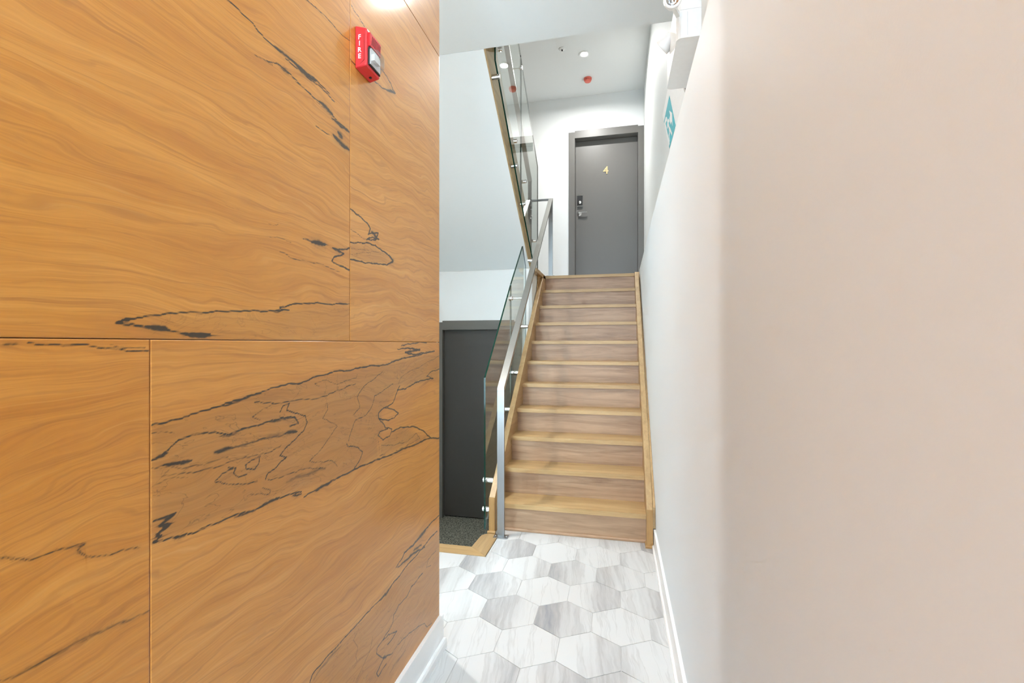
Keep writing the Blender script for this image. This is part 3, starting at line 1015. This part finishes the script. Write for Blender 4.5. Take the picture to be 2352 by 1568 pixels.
# landing side: nosing and skirt on the narrow wall
bxo('landing_nosing', -0.868, XL, PART_Y - 0.018, LAND_Y + 0.10, LAND_Z - 0.040, LAND_Z + 0.001, OAKY, st, 0.004, 3)
prismo('landing_skirt', [(4.93, 1.62), (LAND_Y, nose(LAND_Y) - 0.20), (LAND_Y, LAND_Z - 0.042), (5.06, LAND_Z - 0.042)], 0, -0.866, -0.852, OAKY, st)
adopt(st)

# ------------------------------------------------------------------ second flight, seen from below
up = thing('upper_stairs', 'upper flight seen from below with white soffit and oak side board', 'staircase', (-1.5, 5.2, LAND_Z))
ya, yb_ = SLAB_Y + 0.002, LOW_Y - 0.002
prismo('soffit', [(ya, soff(ya)), (yb_, soff(yb_)), (yb_, soff(yb_) + 0.018), (ya, soff(ya) + 0.018)], 0, OUT_L + 0.002, -0.9585, CEILW, up)
prismo('soffit_edge', [(ya, soff(ya) - 0.002), (yb_, soff(yb_) - 0.002), (yb_, soff(yb_) - 0.0003), (ya, soff(ya) - 0.0003)], 0, -1.025, -0.9585, CEILW, up)
prismo('side_board', [(3.273, soff(3.273) - 0.002), (LOW_Y - 0.002, soff(LOW_Y) - 0.002), (LOW_Y - 0.002, soff(LOW_Y) + 0.41), (3.273, soff(3.273) + 0.41)], 0, -0.958, -0.945, OAKS, up)
for i in range(9):
    yy = 5.33 - 0.243 * i
    zz = LAND_Z + 0.1755 * (i + 1)
    if yy - 0.26 < SLAB_Y:
        break
    if yy > LOW_Y - 0.01:
        continue
    bxo('tread', OUT_L + 0.002, -0.99, yy - 0.265, yy, zz - 0.03, zz, OAKX, up)
    bxo('riser', OUT_L + 0.002, -0.99, yy - 0.03, yy - 0.015, zz - 0.1755, zz - 0.03, OAKR, up)
adopt(up)


# ------------------------------------------------------------------ glass balustrades
def pane(pts, x, parent):
    bm = bmesh.new()
    prism(bm, pts, 0, x - 0.006, x + 0.006, 1, 0)
    return obj('glass_pane', bm, [GLASS, GEDGE], parent)


def standoff(y, z, xa, xb, parent, r=0.019):
    """polished cylinder from the timber (xa) through to beyond the glass (xb)"""
    d = 1 if xb > xa else -1
    Ln = abs(xb - xa)
    prof = [(0, 0), (r, 0), (r, Ln - 0.016), (r * .82, Ln - 0.0155), (r * .82, Ln - 0.0125), (r, Ln - 0.012), (r, Ln - 0.002), (r - .002, Ln), (0, Ln)]
    return latheo('standoff', prof, (xa, y, z), (d, 0, 0), CHROME, parent, 20)


G1 = -0.92
ga = thing('glass_balustrade', 'clear green-edged glass guard on the oak staircase, behind the lower steel handrail', 'balustrade', (G1, 3.2, 0))
pane([(3.167, -0.014), (3.975, nose(3.975) - 0.24), (3.975, 1.815), (3.167, 1.06)], G1, ga)
pane([(3.985, nose(3.985) - 0.24), (4.66, nose(4.66) - 0.24), (4.66, 2.10), (4.502, 2.267), (3.985, 1.824)], G1, ga)
for y, z in ((4.511, 1.471), (4.054, 1.041), (3.738, 0.757), (3.205, 0.325), (3.171 + .02, 0.122)):
    standoff(y, z, XL - 0.0428, G1 - 0.022, ga)
# clamp at the joint, with its rod to the handrail
latheo('joint_clamp', [(0, 0), (.019, 0), (.021, .004), (.021, .026), (.019, .03), (0, .03)], (G1 - 0.015, 3.98, 1.70), (1, 0, 0), CHROME, ga, 20)
latheo('clamp_rod', [(0, 0), (.006, 0), (.006, .1145), (0, .1145)], (G1 + 0.015, 3.98, 1.70), (1, 0, 0), CHROME, ga, 12)
adopt(ga)

G2 = -0.905
KG = G2 / G1


def q2(*pts):
    return [(y * KG, EYE + (z - EYE) * KG) for y, z in pts]


gb = thing('glass_balustrade', 'clear glass guard on the upper flight, bolted to the oak side board', 'balustrade', (G2, 5.2, LAND_Z))
pane(q2((3.45, 3.482), (4.412, 2.702), (4.412, 4.082), (3.60, 4.667), (3.45, 4.667)), G2, gb)
pane(q2((4.422, 2.695), (5.028, 2.256), (5.14, 2.16), (5.39, 2.16), (5.39, 3.379), (4.422, 4.075)), G2, gb)
for y, z in q2((3.595, 3.654), (3.513, 3.386), (4.152, 3.157), (4.17, 2.937), (4.594, 2.937), (4.55, 2.70), (5.164, 2.463), (5.003, 2.214)):
    standoff(y, z, -0.9442 if y < 5.07 else -0.93, G2 + 0.022, gb)
(cy_, cz2), = q2((4.417, 3.98))
latheo('joint_clamp', [(0, 0), (.019, 0), (.021, .004), (.021, .026), (.019, .03), (0, .03)], (G2 - 0.015, cy_, cz2), (1, 0, 0), CHROME, gb, 20)
latheo('clamp_rod', [(0, 0), (.006, 0), (.006, .066), (0, .066)], (G2 - 0.015, cy_, cz2), (-1, 0, 0), CHROME, gb, 12)
adopt(gb)

# ------------------------------------------------------------------ handrails
PX_, PY_ = -0.766, 3.028
UY, UZ = 5.392, 3.005
hr = thing('handrail', 'brushed steel flat-bar handrail with bolted foot, following the oak stairs and turning upward', 'handrail', (PX_, PY_, 0))
RW = 0.048
bxo('post', PX_ - RW / 2, PX_ + RW / 2, PY_ - 0.010, PY_ + 0.010, 0.008, 0.985, STEEL, hr, 0.0015)
sl = (UZ - 1.005) / (UY - PY_)
th = 0.020
bm = bmesh.new()
prism(bm, [(PY_ - 0.010, 0.985), (PY_ - 0.010, 1.005), (UY + 0.01, UZ), (UY + 0.01, UZ - 0.026), (PY_ + 0.012, 0.985)], 0, PX_ - RW / 2, PX_ + RW / 2)
bevel(bm, 0.0012, 1)
obj('rail', bm, STEELY, hr)
bxo('post', PX_ - RW / 2, PX_ + RW / 2, UY - 0.010, UY + 0.010, LAND_Z + 0.009, UZ - 0.027, STEEL, hr, 0.0015)
bxo('link_bar', -0.991, PX_ - RW / 2, UY - 0.009, UY + 0.009, UZ - 0.030, UZ - 0.008, STEEL, hr, 0.001)
for yy, zz in ((PY_, 0.004), (UY, LAND_Z + 0.002)):
    bp = bxo('base_plate', PX_ - 0.048, PX_ + 0.048, yy - 0.026, yy + 0.026, zz - 0.003 + (0.0045 if zz > 1 else 0.0), zz + 0.005, STEEL, hr, 0.0015)
    for sx in (-0.037, 0.037):
        b_ = latheo('bolt', [(0, 0), (.006, 0), (.006, .003), (.004, .004), (0, .004)], (PX_ + sx, yy, zz + 0.005), (0, 0, 1), CHROME, bp, 12)
R2 = -1.012
bxo('post', R2 - 0.02, R2 + 0.02, 5.372, 5.400, LAND_Z + 0.002, 3.213, STEEL, hr, 0.0015)
bm = bmesh.new()
prism(bm, [(5.40, 3.212), (5.40, 3.232), (3.45, 4.66), (3.45, 4.635), (5.372, 3.212)], 0, R2 - 0.024, R2 + 0.024)
obj('rail', bm, STEELY, hr)
adopt(hr)


# ------------------------------------------------------------------ doors
def door(name, label, x0, x1, z0, z1, y, leaf_m, frame_m, fw, recess, head, fw_r):
    d = thing(name, label, 'door', ((x0 + x1) / 2, y, z0), None, 'structure')
    yf = y - 0.014
    yb2 = y + recess + 0.045
    bxo('frame_jamb', x0 - fw, x0, yf, yb2, z0, z1 + fw, frame_m, d, 0.002)
    bxo('frame_jamb', x1, x1 + fw_r, yf, yb2, z0, z1 + fw, frame_m, d, 0.002)
    bxo('frame_head', x0, x1, yf + 0.0005, yb2, z1, z1 + head, frame_m, d, 0.002)
    bxo('daylight_backing', x0 - 0.01, x1 + 0.01, y + recess + 0.0455, y + recess + 0.07, z0, z1 + 0.02, frame_m, d)  # full panel added behind the leaf to block daylight round its edges
    leaf = bxo('door_leaf', x0 + 0.002, x1 - 0.002, y + recess, y + recess + 0.044, z0 + 0.012, z1 - 0.004, leaf_m, d, 0.002)
    return d, leaf


REC = 0.11
d1, leaf1 = door('door_1', 'grey painted flat door with a brass number 4 on the landing', UD['x0'], UD['x1'], LAND_Z + 0.001, UD['z1'], BACK_Y, DOORG, DOORG, 0.087, REC, 0.104, 0.079)
yl = BACK_Y + REC
# number, lock and lever belong to the leaf
c4 = onY(1391.5, 392, yl)
text_mesh('number_4', '4', 0.147, Matrix.Translation((c4.x, yl - 0.004, c4.z)) @ Matrix.Rotation(math.pi / 2, 4, 'X'), GOLD, leaf1, 0.003, 0.003)
pa, pb = onY(1326, 451, yl), onY(1338, 473, yl)
lk = bxo('keypad_lock', pa.x, pb.x, yl - 0.022, yl, pb.z, pa.z, BLK, leaf1, 0.004)
bxo('lock_cap', pa.x - 0.001, pb.x + 0.004, yl - 0.026, yl, pa.z, pa.z + 0.010, CHROME, leaf1, 0.002)
bxo('lock_cap', pa.x - 0.001, pb.x + 0.004, yl - 0.026, yl, pb.z - 0.012, pb.z, CHROME, leaf1, 0.002)
cx_, cz_ = (pa.x + pb.x) / 2, pb.z + 0.046
latheo('lock_knob', [(0, 0), (.021, 0), (.021, .008), (.016, .012), (0, .013)], (cx_, yl - 0.022, cz_), (0, -1, 0), CHROME, leaf1, 20)
hp = onY(1331, 491, yl)
latheo('handle_rose', [(0, 0), (.031, 0), (.031, .006), (.02, .012), (.012, .016), (.012, .052), (0, .052)], (hp.x, yl, hp.z), (0, -1, 0), CHROME, leaf1, 24)
bar('door_handle', (hp.x - 0.012, yl - 0.046, hp.z + 0.006), (hp.x + 0.115, yl - 0.046, hp.z + 0.008), 0.018, 0.016, CHROME, leaf1, (0, 0, 1), 0.006)
adopt(d1)
d2, leaf2 = door('door_2', 'dark charcoal door in a taupe frame down in the lobby', LD['x0'], LD['x1'], LOW_Z + 0.001, LD['z1'], LOW_Y, DOORD, FRAMED, 0.088, 0.05, 0.105, 0.088)
adopt(d2)

# ------------------------------------------------------------------ fire alarm on the wood wall
fa = thing('fire_alarm', 'red wall-mounted fire strobe with white FIRE lettering and clear lens', 'fire alarm', (WALL_L, 1.255, 2.16))
ya, yb_, za, zb, dp = 1.214, 1.298, 2.100, 2.224, 0.036
bm = bmesh.new()
prism(bm, [(ya, za), (yb_, za), (yb_, zb), (ya, zb)], 0, WALL_L, WALL_L + dp)
for v in bm.verts:
    if v.co.x > WALL_L + dp / 2:                       # the case tapers a little to the front
        v.co.z += -0.010 if v.co.z > 2.15 else 0.006
        v.co.y += 0.002 if v.co.y < 1.25 else -0.004
bevel(bm, 0.005, 3)
hs = obj('housing', bm, REDP, fa)
# raised outline on the near side face
XF = WALL_L + dp
for (xa, za2), (xb, zb2) in ((((XF - 0.0065), 2.196), (XF - 0.0065, 2.122)), ((XF - 0.0065, 2.122), (XF - 0.024, 2.108))):
    bar('side_groove', (xa, ya + 0.0016, za2), (xb, ya + 0.0016, zb2), 0.0012, 0.0014, REDD, fa, (0, 1, 0), 0)
for i, ch in enumerate('FIRE'):
    text_mesh('letter_' + ch.lower(), ch, 0.0195, Matrix.Translation((WALL_L + 0.0145, ya + 0.0006, 2.188 - 0.0185 * i)) @ Matrix.Rotation(math.pi / 2, 4, 'X'), LETTER, fa, 0.0006, 0.0003)
# horn grille on the front
bxo('grille_bezel', XF - 0.002, XF + 0.006, ya + 0.012, yb_ - 0.010, 2.168, 2.206, REDP, fa, 0.0025)
for i in range(7):
    yy = ya + 0.022 + i * 0.0075
    bar('grille_slot', (XF + 0.0062, yy, 2.174), (XF + 0.0062, yy + 0.004, 2.200), 0.0032, 0.0012, REDD, fa, (1, 0, 0), 0)
# strobe: dark gasket, reflector, lamp and clear cover
prismo('gasket', [(ya + 0.010, 2.112), (yb_ - 0.008, 2.112), (yb_ - 0.008, 2.162), (yb_ - 0.020, 2.168), (ya + 0.016, 2.168), (ya + 0.010, 2.160)], 0, XF - 0.004, XF + 0.004, BLK, fa, 0.0015)
bm = bmesh.new()
prism(bm, [(ya + 0.014, 2.116), (yb_ - 0.012, 2.116), (yb_ - 0.012, 2.158), (yb_ - 0.022, 2.164), (ya + 0.018, 2.164), (ya + 0.014, 2.158)], 0, XF + 0.002, XF + 0.0055)
obj('reflector', bm, SILV, fa)
bm = bmesh.new()
box(bm, XF + 0.0055, XF + 0.016, ya + 0.020, ya + 0.052, 2.128, 2.146)
bevel(bm, 0.004, 3)
obj('strobe_lamp', bm, WPLAST, fa)
bm = bmesh.new()
prism(bm, [(ya + 0.013, 2.114), (yb_ - 0.011, 2.114), (yb_ - 0.011, 2.160), (yb_ - 0.021, 2.166), (ya + 0.018, 2.166), (ya + 0.013, 2.160)], 0, XF + 0.004, XF + 0.025)
for v in bm.verts:
    if v.co.x > XF + 0.02:
        v.co.y += (1.257 - v.co.y) * 0.35
        v.co.z += (2.142 - v.co.z) * 0.30
bevel(bm, 0.003, 2)
obj('strobe_lens', bm, LENS, fa)
bxo('mounting_screw', WALL_L + 0.014, WALL_L + 0.020, 1.268, 1.274, za - 0.001, za + 0.003, BLK, fa)
adopt(fa)

# ------------------------------------------------------------------ emergency light and exit sign on the upper right wall
EX = 0.250
el = thing('emergency_light', 'white twin-head emergency light box above the exit sign', 'emergency light', (WALL_RU, 2.3, 2.63))
bm = bmesh.new()
box(bm, EX, WALL_RU, 2.135, 2.555, 2.630, 2.752)
es = [e for e in bm.edges if all(abs(v.co.x - EX) < 1e-5 for v in e.verts) and abs(e.verts[0].co.y - e.verts[1].co.y) < 1e-5]
bmesh.ops.bevel(bm, geom=es, offset=0.024, segments=6, profile=0.5, affect='EDGES')
obj('body', bm, WPLAST, el)
bm = bmesh.new()
box(bm, EX + 0.001, WALL_RU, 2.136, 2.554, 2.7535, 2.83)
es = [e for e in bm.edges if all(abs(v.co.x - EX - .001) < 1e-5 for v in e.verts) and abs(e.verts[0].co.y - e.verts[1].co.y) < 1e-5]
bmesh.ops.bevel(bm, geom=es, offset=0.024, segments=6, profile=0.5, affect='EDGES')
obj('cover', bm, WPLAST, el)
bxo('side_seam', EX + 0.0445, EX + 0.0455, 2.1345, 2.136, 2.640, 2.742, GREYK, el)
bxo('test_slot', EX - 0.001, EX + 0.002, 2.24, 2.30, 2.640, 2.646, GREYK, el)


def lamp_head(loc, d, r):
    d = Vector(d).normalized()
    h = latheo('lamp_head', [(0, -.075), (r * .5, -.072), (r * .62, -.055), (r * .98, -.012), (r, -.004), (r, .004), (r * .93, .006), (r * .86, .003), (r * .72, .001)], loc, d, WPLAST, el, 32)
    latheo('reflector', [(r * .86, .0025), (r * .74, -.004), (r * .5, -.018), (r * .2, -.026), (0, -.027)], loc, d, CHROME, h, 32)
    latheo('bulb', [(0, .002), (r * .14, -.001), (r * .2, -.01), (r * .18, -.026), (0, -.028)], loc, d, LENS, h, 16)
    return h


L1 = onX(1545, -4, 0.214)
h_ = lamp_head(L1, (-0.05, -1, -0.25), 0.036)
bar('lamp_arm', (L1.x + .004, L1.y + 0.06, L1.z + 0.018), (EX + 0.03, 2.22, 2.76), 0.016, 0.016, WPLAST, el)
L2 = onY(1521, 107, 2.43)
lamp_head(L2, (-0.93, 0.58, -0.62), 0.043)
bar('lamp_arm', (L2[0] + 0.05, L2[1], L2[2] + 0.035), (EX + 0.05, 2.42, 2.79), 0.018, 0.018, WPLAST, el)
adopt(el)

ES_T = onX(1521.7, 264.6, 0.294)           # far upper corner of the sign plate
ES_B = onY(1538.3, 345, ES_T.y)         # far lower corner
ex = thing('exit_sign', 'white tilted sign panel with teal running-man exit pictogram', 'exit sign', (WALL_RU, 2.5, 2.5))
dirn = (ES_B - ES_T).normalized()       # down the plate
HT = (ES_B - ES_T).length
nrm = Vector((-dirn.z, 0, dirn.x)).normalized()
if nrm.x > 0:
    nrm = -nrm
Y_FAR, Y_NEAR = ES_T.y, 2.56


def onplate(y, s, off=0.0):
    """y along the wall, s metres down the plate"""
    return Vector((ES_T.x, y, ES_T.z)) + dirn * s + nrm * off


def plate_poly(name, pts, off, thick, mat, parent):
    bm = bmesh.new()
    a = [bm.verts.new(onplate(y, s, off)) for y, s in pts]
    b = [bm.verts.new(onplate(y, s, off - thick)) for y, s in pts]
    bm.faces.new(a); bm.faces.new(b[::-1])
    n = len(pts)
    for i in range(n):
        bm.faces.new((a[i], a[(i + 1) % n], b[(i + 1) % n], b[i]))
    bmesh.ops.recalc_face_normals(bm, faces=bm.faces[:])
    return obj(name, bm, mat, parent)


plate_poly('sign_plate', [(Y_NEAR, 0), (Y_FAR, 0), (Y_FAR, HT), (Y_NEAR, HT)], 0, 0.006, SIGNW, ex)


def plate_px(u, v):
    r = Vector(ray(u, v)); o = Vector((0, 0, EYE))
    t = (ES_T - o).dot(nrm) / r.dot(nrm)
    p = o + r * t
    return p.y, (p - ES_T).dot(dirn)


pn, pf = plate_px(1537.9, 219), plate_px(1525, 280)
bn = plate_px(1551, 285)
y_n, y_f, s_t, s_b = (pn[0] + bn[0]) / 2, Y_FAR - 0.010, (pn[1] + pf[1]) / 2, HT - 0.008
plate_poly('pictogram_field', [(y_n, s_t), (y_f, s_t), (y_f, s_b), (y_n, s_b)], 0.0012, 0.001, TEAL, ex)
wd, hh = y_n - y_f, s_b - s_t             # wd < 0: toward the near side


def fig(name, pts):
    return plate_poly(name, [(y_f + wd * a, s_t + hh * b) for a, b in pts], 0.0022, 0.0009, SIGNW, ex)


# figures given as (0 far .. 1 near, 0 top .. 1 bottom)
fig('doorway', [(0.02, 0.08), (0.30, 0.08), (0.30, 0.20), (0.14, 0.20), (0.14, 0.92), (0.02, 0.92)])
fig('runner_head', [(0.33 + 0.055 * math.cos(a), 0.20 + 0.075 * math.sin(a)) for a in [i * math.pi / 6 for i in range(12)]])
fig('runner_body', [(0.36, 0.30), (0.47, 0.30), (0.56, 0.44), (0.52, 0.48), (0.45, 0.40), (0.43, 0.54), (0.36, 0.56), (0.32, 0.42), (0.22, 0.46), (0.20, 0.40)])
fig('runner_leg', [(0.36, 0.56), (0.43, 0.54), (0.50, 0.66), (0.58, 0.90), (0.50, 0.92), (0.42, 0.72), (0.34, 0.64)])
fig('runner_leg', [(0.37, 0.56), (0.43, 0.58), (0.36, 0.72), (0.24, 0.74), (0.20, 0.88), (0.14, 0.86), (0.20, 0.67), (0.31, 0.66)])
fig('arrow', [(0.60, 0.42), (0.74, 0.42), (0.74, 0.26), (0.94, 0.52), (0.74, 0.78), (0.74, 0.62), (0.60, 0.62)])
adopt(ex)


# ------------------------------------------------------------------ ceiling fittings
def downlight(x, y, z, watts, label, group=None, r=0.045, spread=150, col=(0.965, 0.985, 1.0)):
    d = thing('downlight', label, 'ceiling light', (x, y, z), group)
    latheo('trim_ring', [(r, -.001), (r + .022, -.001), (r + .024, -.004), (r + .020, -.007), (r + .002, -.007), (r - .002, -.003)], (x, y, z), (0, 0, 1), WPLAST, d, 36)
    latheo('lens', [(0, -.0035), (r - .001, -.0035), (r - .001, -.002), (0, -.002)], (x, y, z), (0, 0, 1), LAMPON, d, 32)
    ld = bpy.data.lights.new('downlight_beam', 'AREA')
    ld.shape = 'DISK'
    ld.size = 2 * r
    ld.energy = watts
    ld.color = col
    ld.spread = math.radians(spread)
    lo = bpy.data.objects.new('downlight_beam', ld)
    C.objects.link(lo)
    lo.location = (x, y, z - 0.010)
    lo.parent = d
    adopt(d)
    return d


downlight(-0.12, 2.65, CEIL, DOWN_W['stair'], 'recessed downlight in the corridor ceiling at the foot of the stairs')
downlight(-0.22, 0.75, CEIL, DOWN_W['near'], 'recessed downlight in the corridor ceiling over the wood panels', col=(0.76, 0.92, 1.0))
downlight(-0.22, -1.2, CEIL, DOWN_W['back'], 'unseen downlight added in the corridor ceiling near the open end', col=(0.76, 0.92, 1.0))  # lamp added behind the camera to brighten the near corridor
DLP, SPP, SMP = onZ(1342, 124, CEIL2), onZ(1291, 112, CEIL2), onZ(1350, 180, CEIL2)
downlight(DLP.x, DLP.y, CEIL2, DOWN_W['landing'], 'bright recessed downlight over the upper landing', col=(1.0, 0.99, 0.965), spread=165)
downlight(-1.55, 2.45, CEIL, DOWN_W['low'], 'unseen downlight added over the drop to the lobby as fill', col=(1.0, 0.965, 0.92))  # hidden lamp added to fill the soffit and lobby wall

sp = thing('sprinkler', 'small white pendent sprinkler on the landing ceiling', 'sprinkler', (SPP.x, SPP.y, CEIL2))
Lz = (SPP.x, SPP.y, CEIL2)
latheo('escutcheon', [(0, 0), (.036, 0), (.038, -.004), (.030, -.010), (.012, -.012), (0, -.012)], Lz, (0, 0, 1), WPLAST, sp, 28)
latheo('sprinkler_body', [(0, -.012), (.009, -.012), (.009, -.022), (.004, -.026), (.004, -.040), (0, -.040)], Lz, (0, 0, 1), BLK, sp, 16)
latheo('deflector', [(0, -.040), (.014, -.041), (.014, -.043), (0, -.043)], Lz, (0, 0, 1), WPLAST, sp, 20)
adopt(sp)

sd = thing('smoke_detector', 'round red smoke detector on the landing ceiling', 'smoke detector', (SMP.x, SMP.y, CEIL2))
Lz = (SMP.x, SMP.y, CEIL2)
latheo('base', [(0, 0), (.052, 0), (.053, -.006), (.052, -.018), (.046, -.020), (0, -.020)], Lz, (0, 0, 1), REDS, sd, 32)
latheo('vent_ring', [(.043, -.020), (.043, -.026), (0, -.026)], Lz, (0, 0, 1), REDK, sd, 32)
latheo('head', [(0, -.026), (.047, -.026), (.046, -.034), (.040, -.044), (.026, -.048), (0, -.048)], Lz, (0, 0, 1), REDS, sd, 32)
for i in range(8):
    a = i * math.pi / 4
    bxo('vent_rib', Lz[0] + .044 * math.cos(a) - .003, Lz[0] + .044 * math.cos(a) + .003, Lz[1] + .044 * math.sin(a) - .003, Lz[1] + .044 * math.sin(a) + .003, CEIL2 - .0262, CEIL2 - .0198, REDS, sd)
adopt(sd)
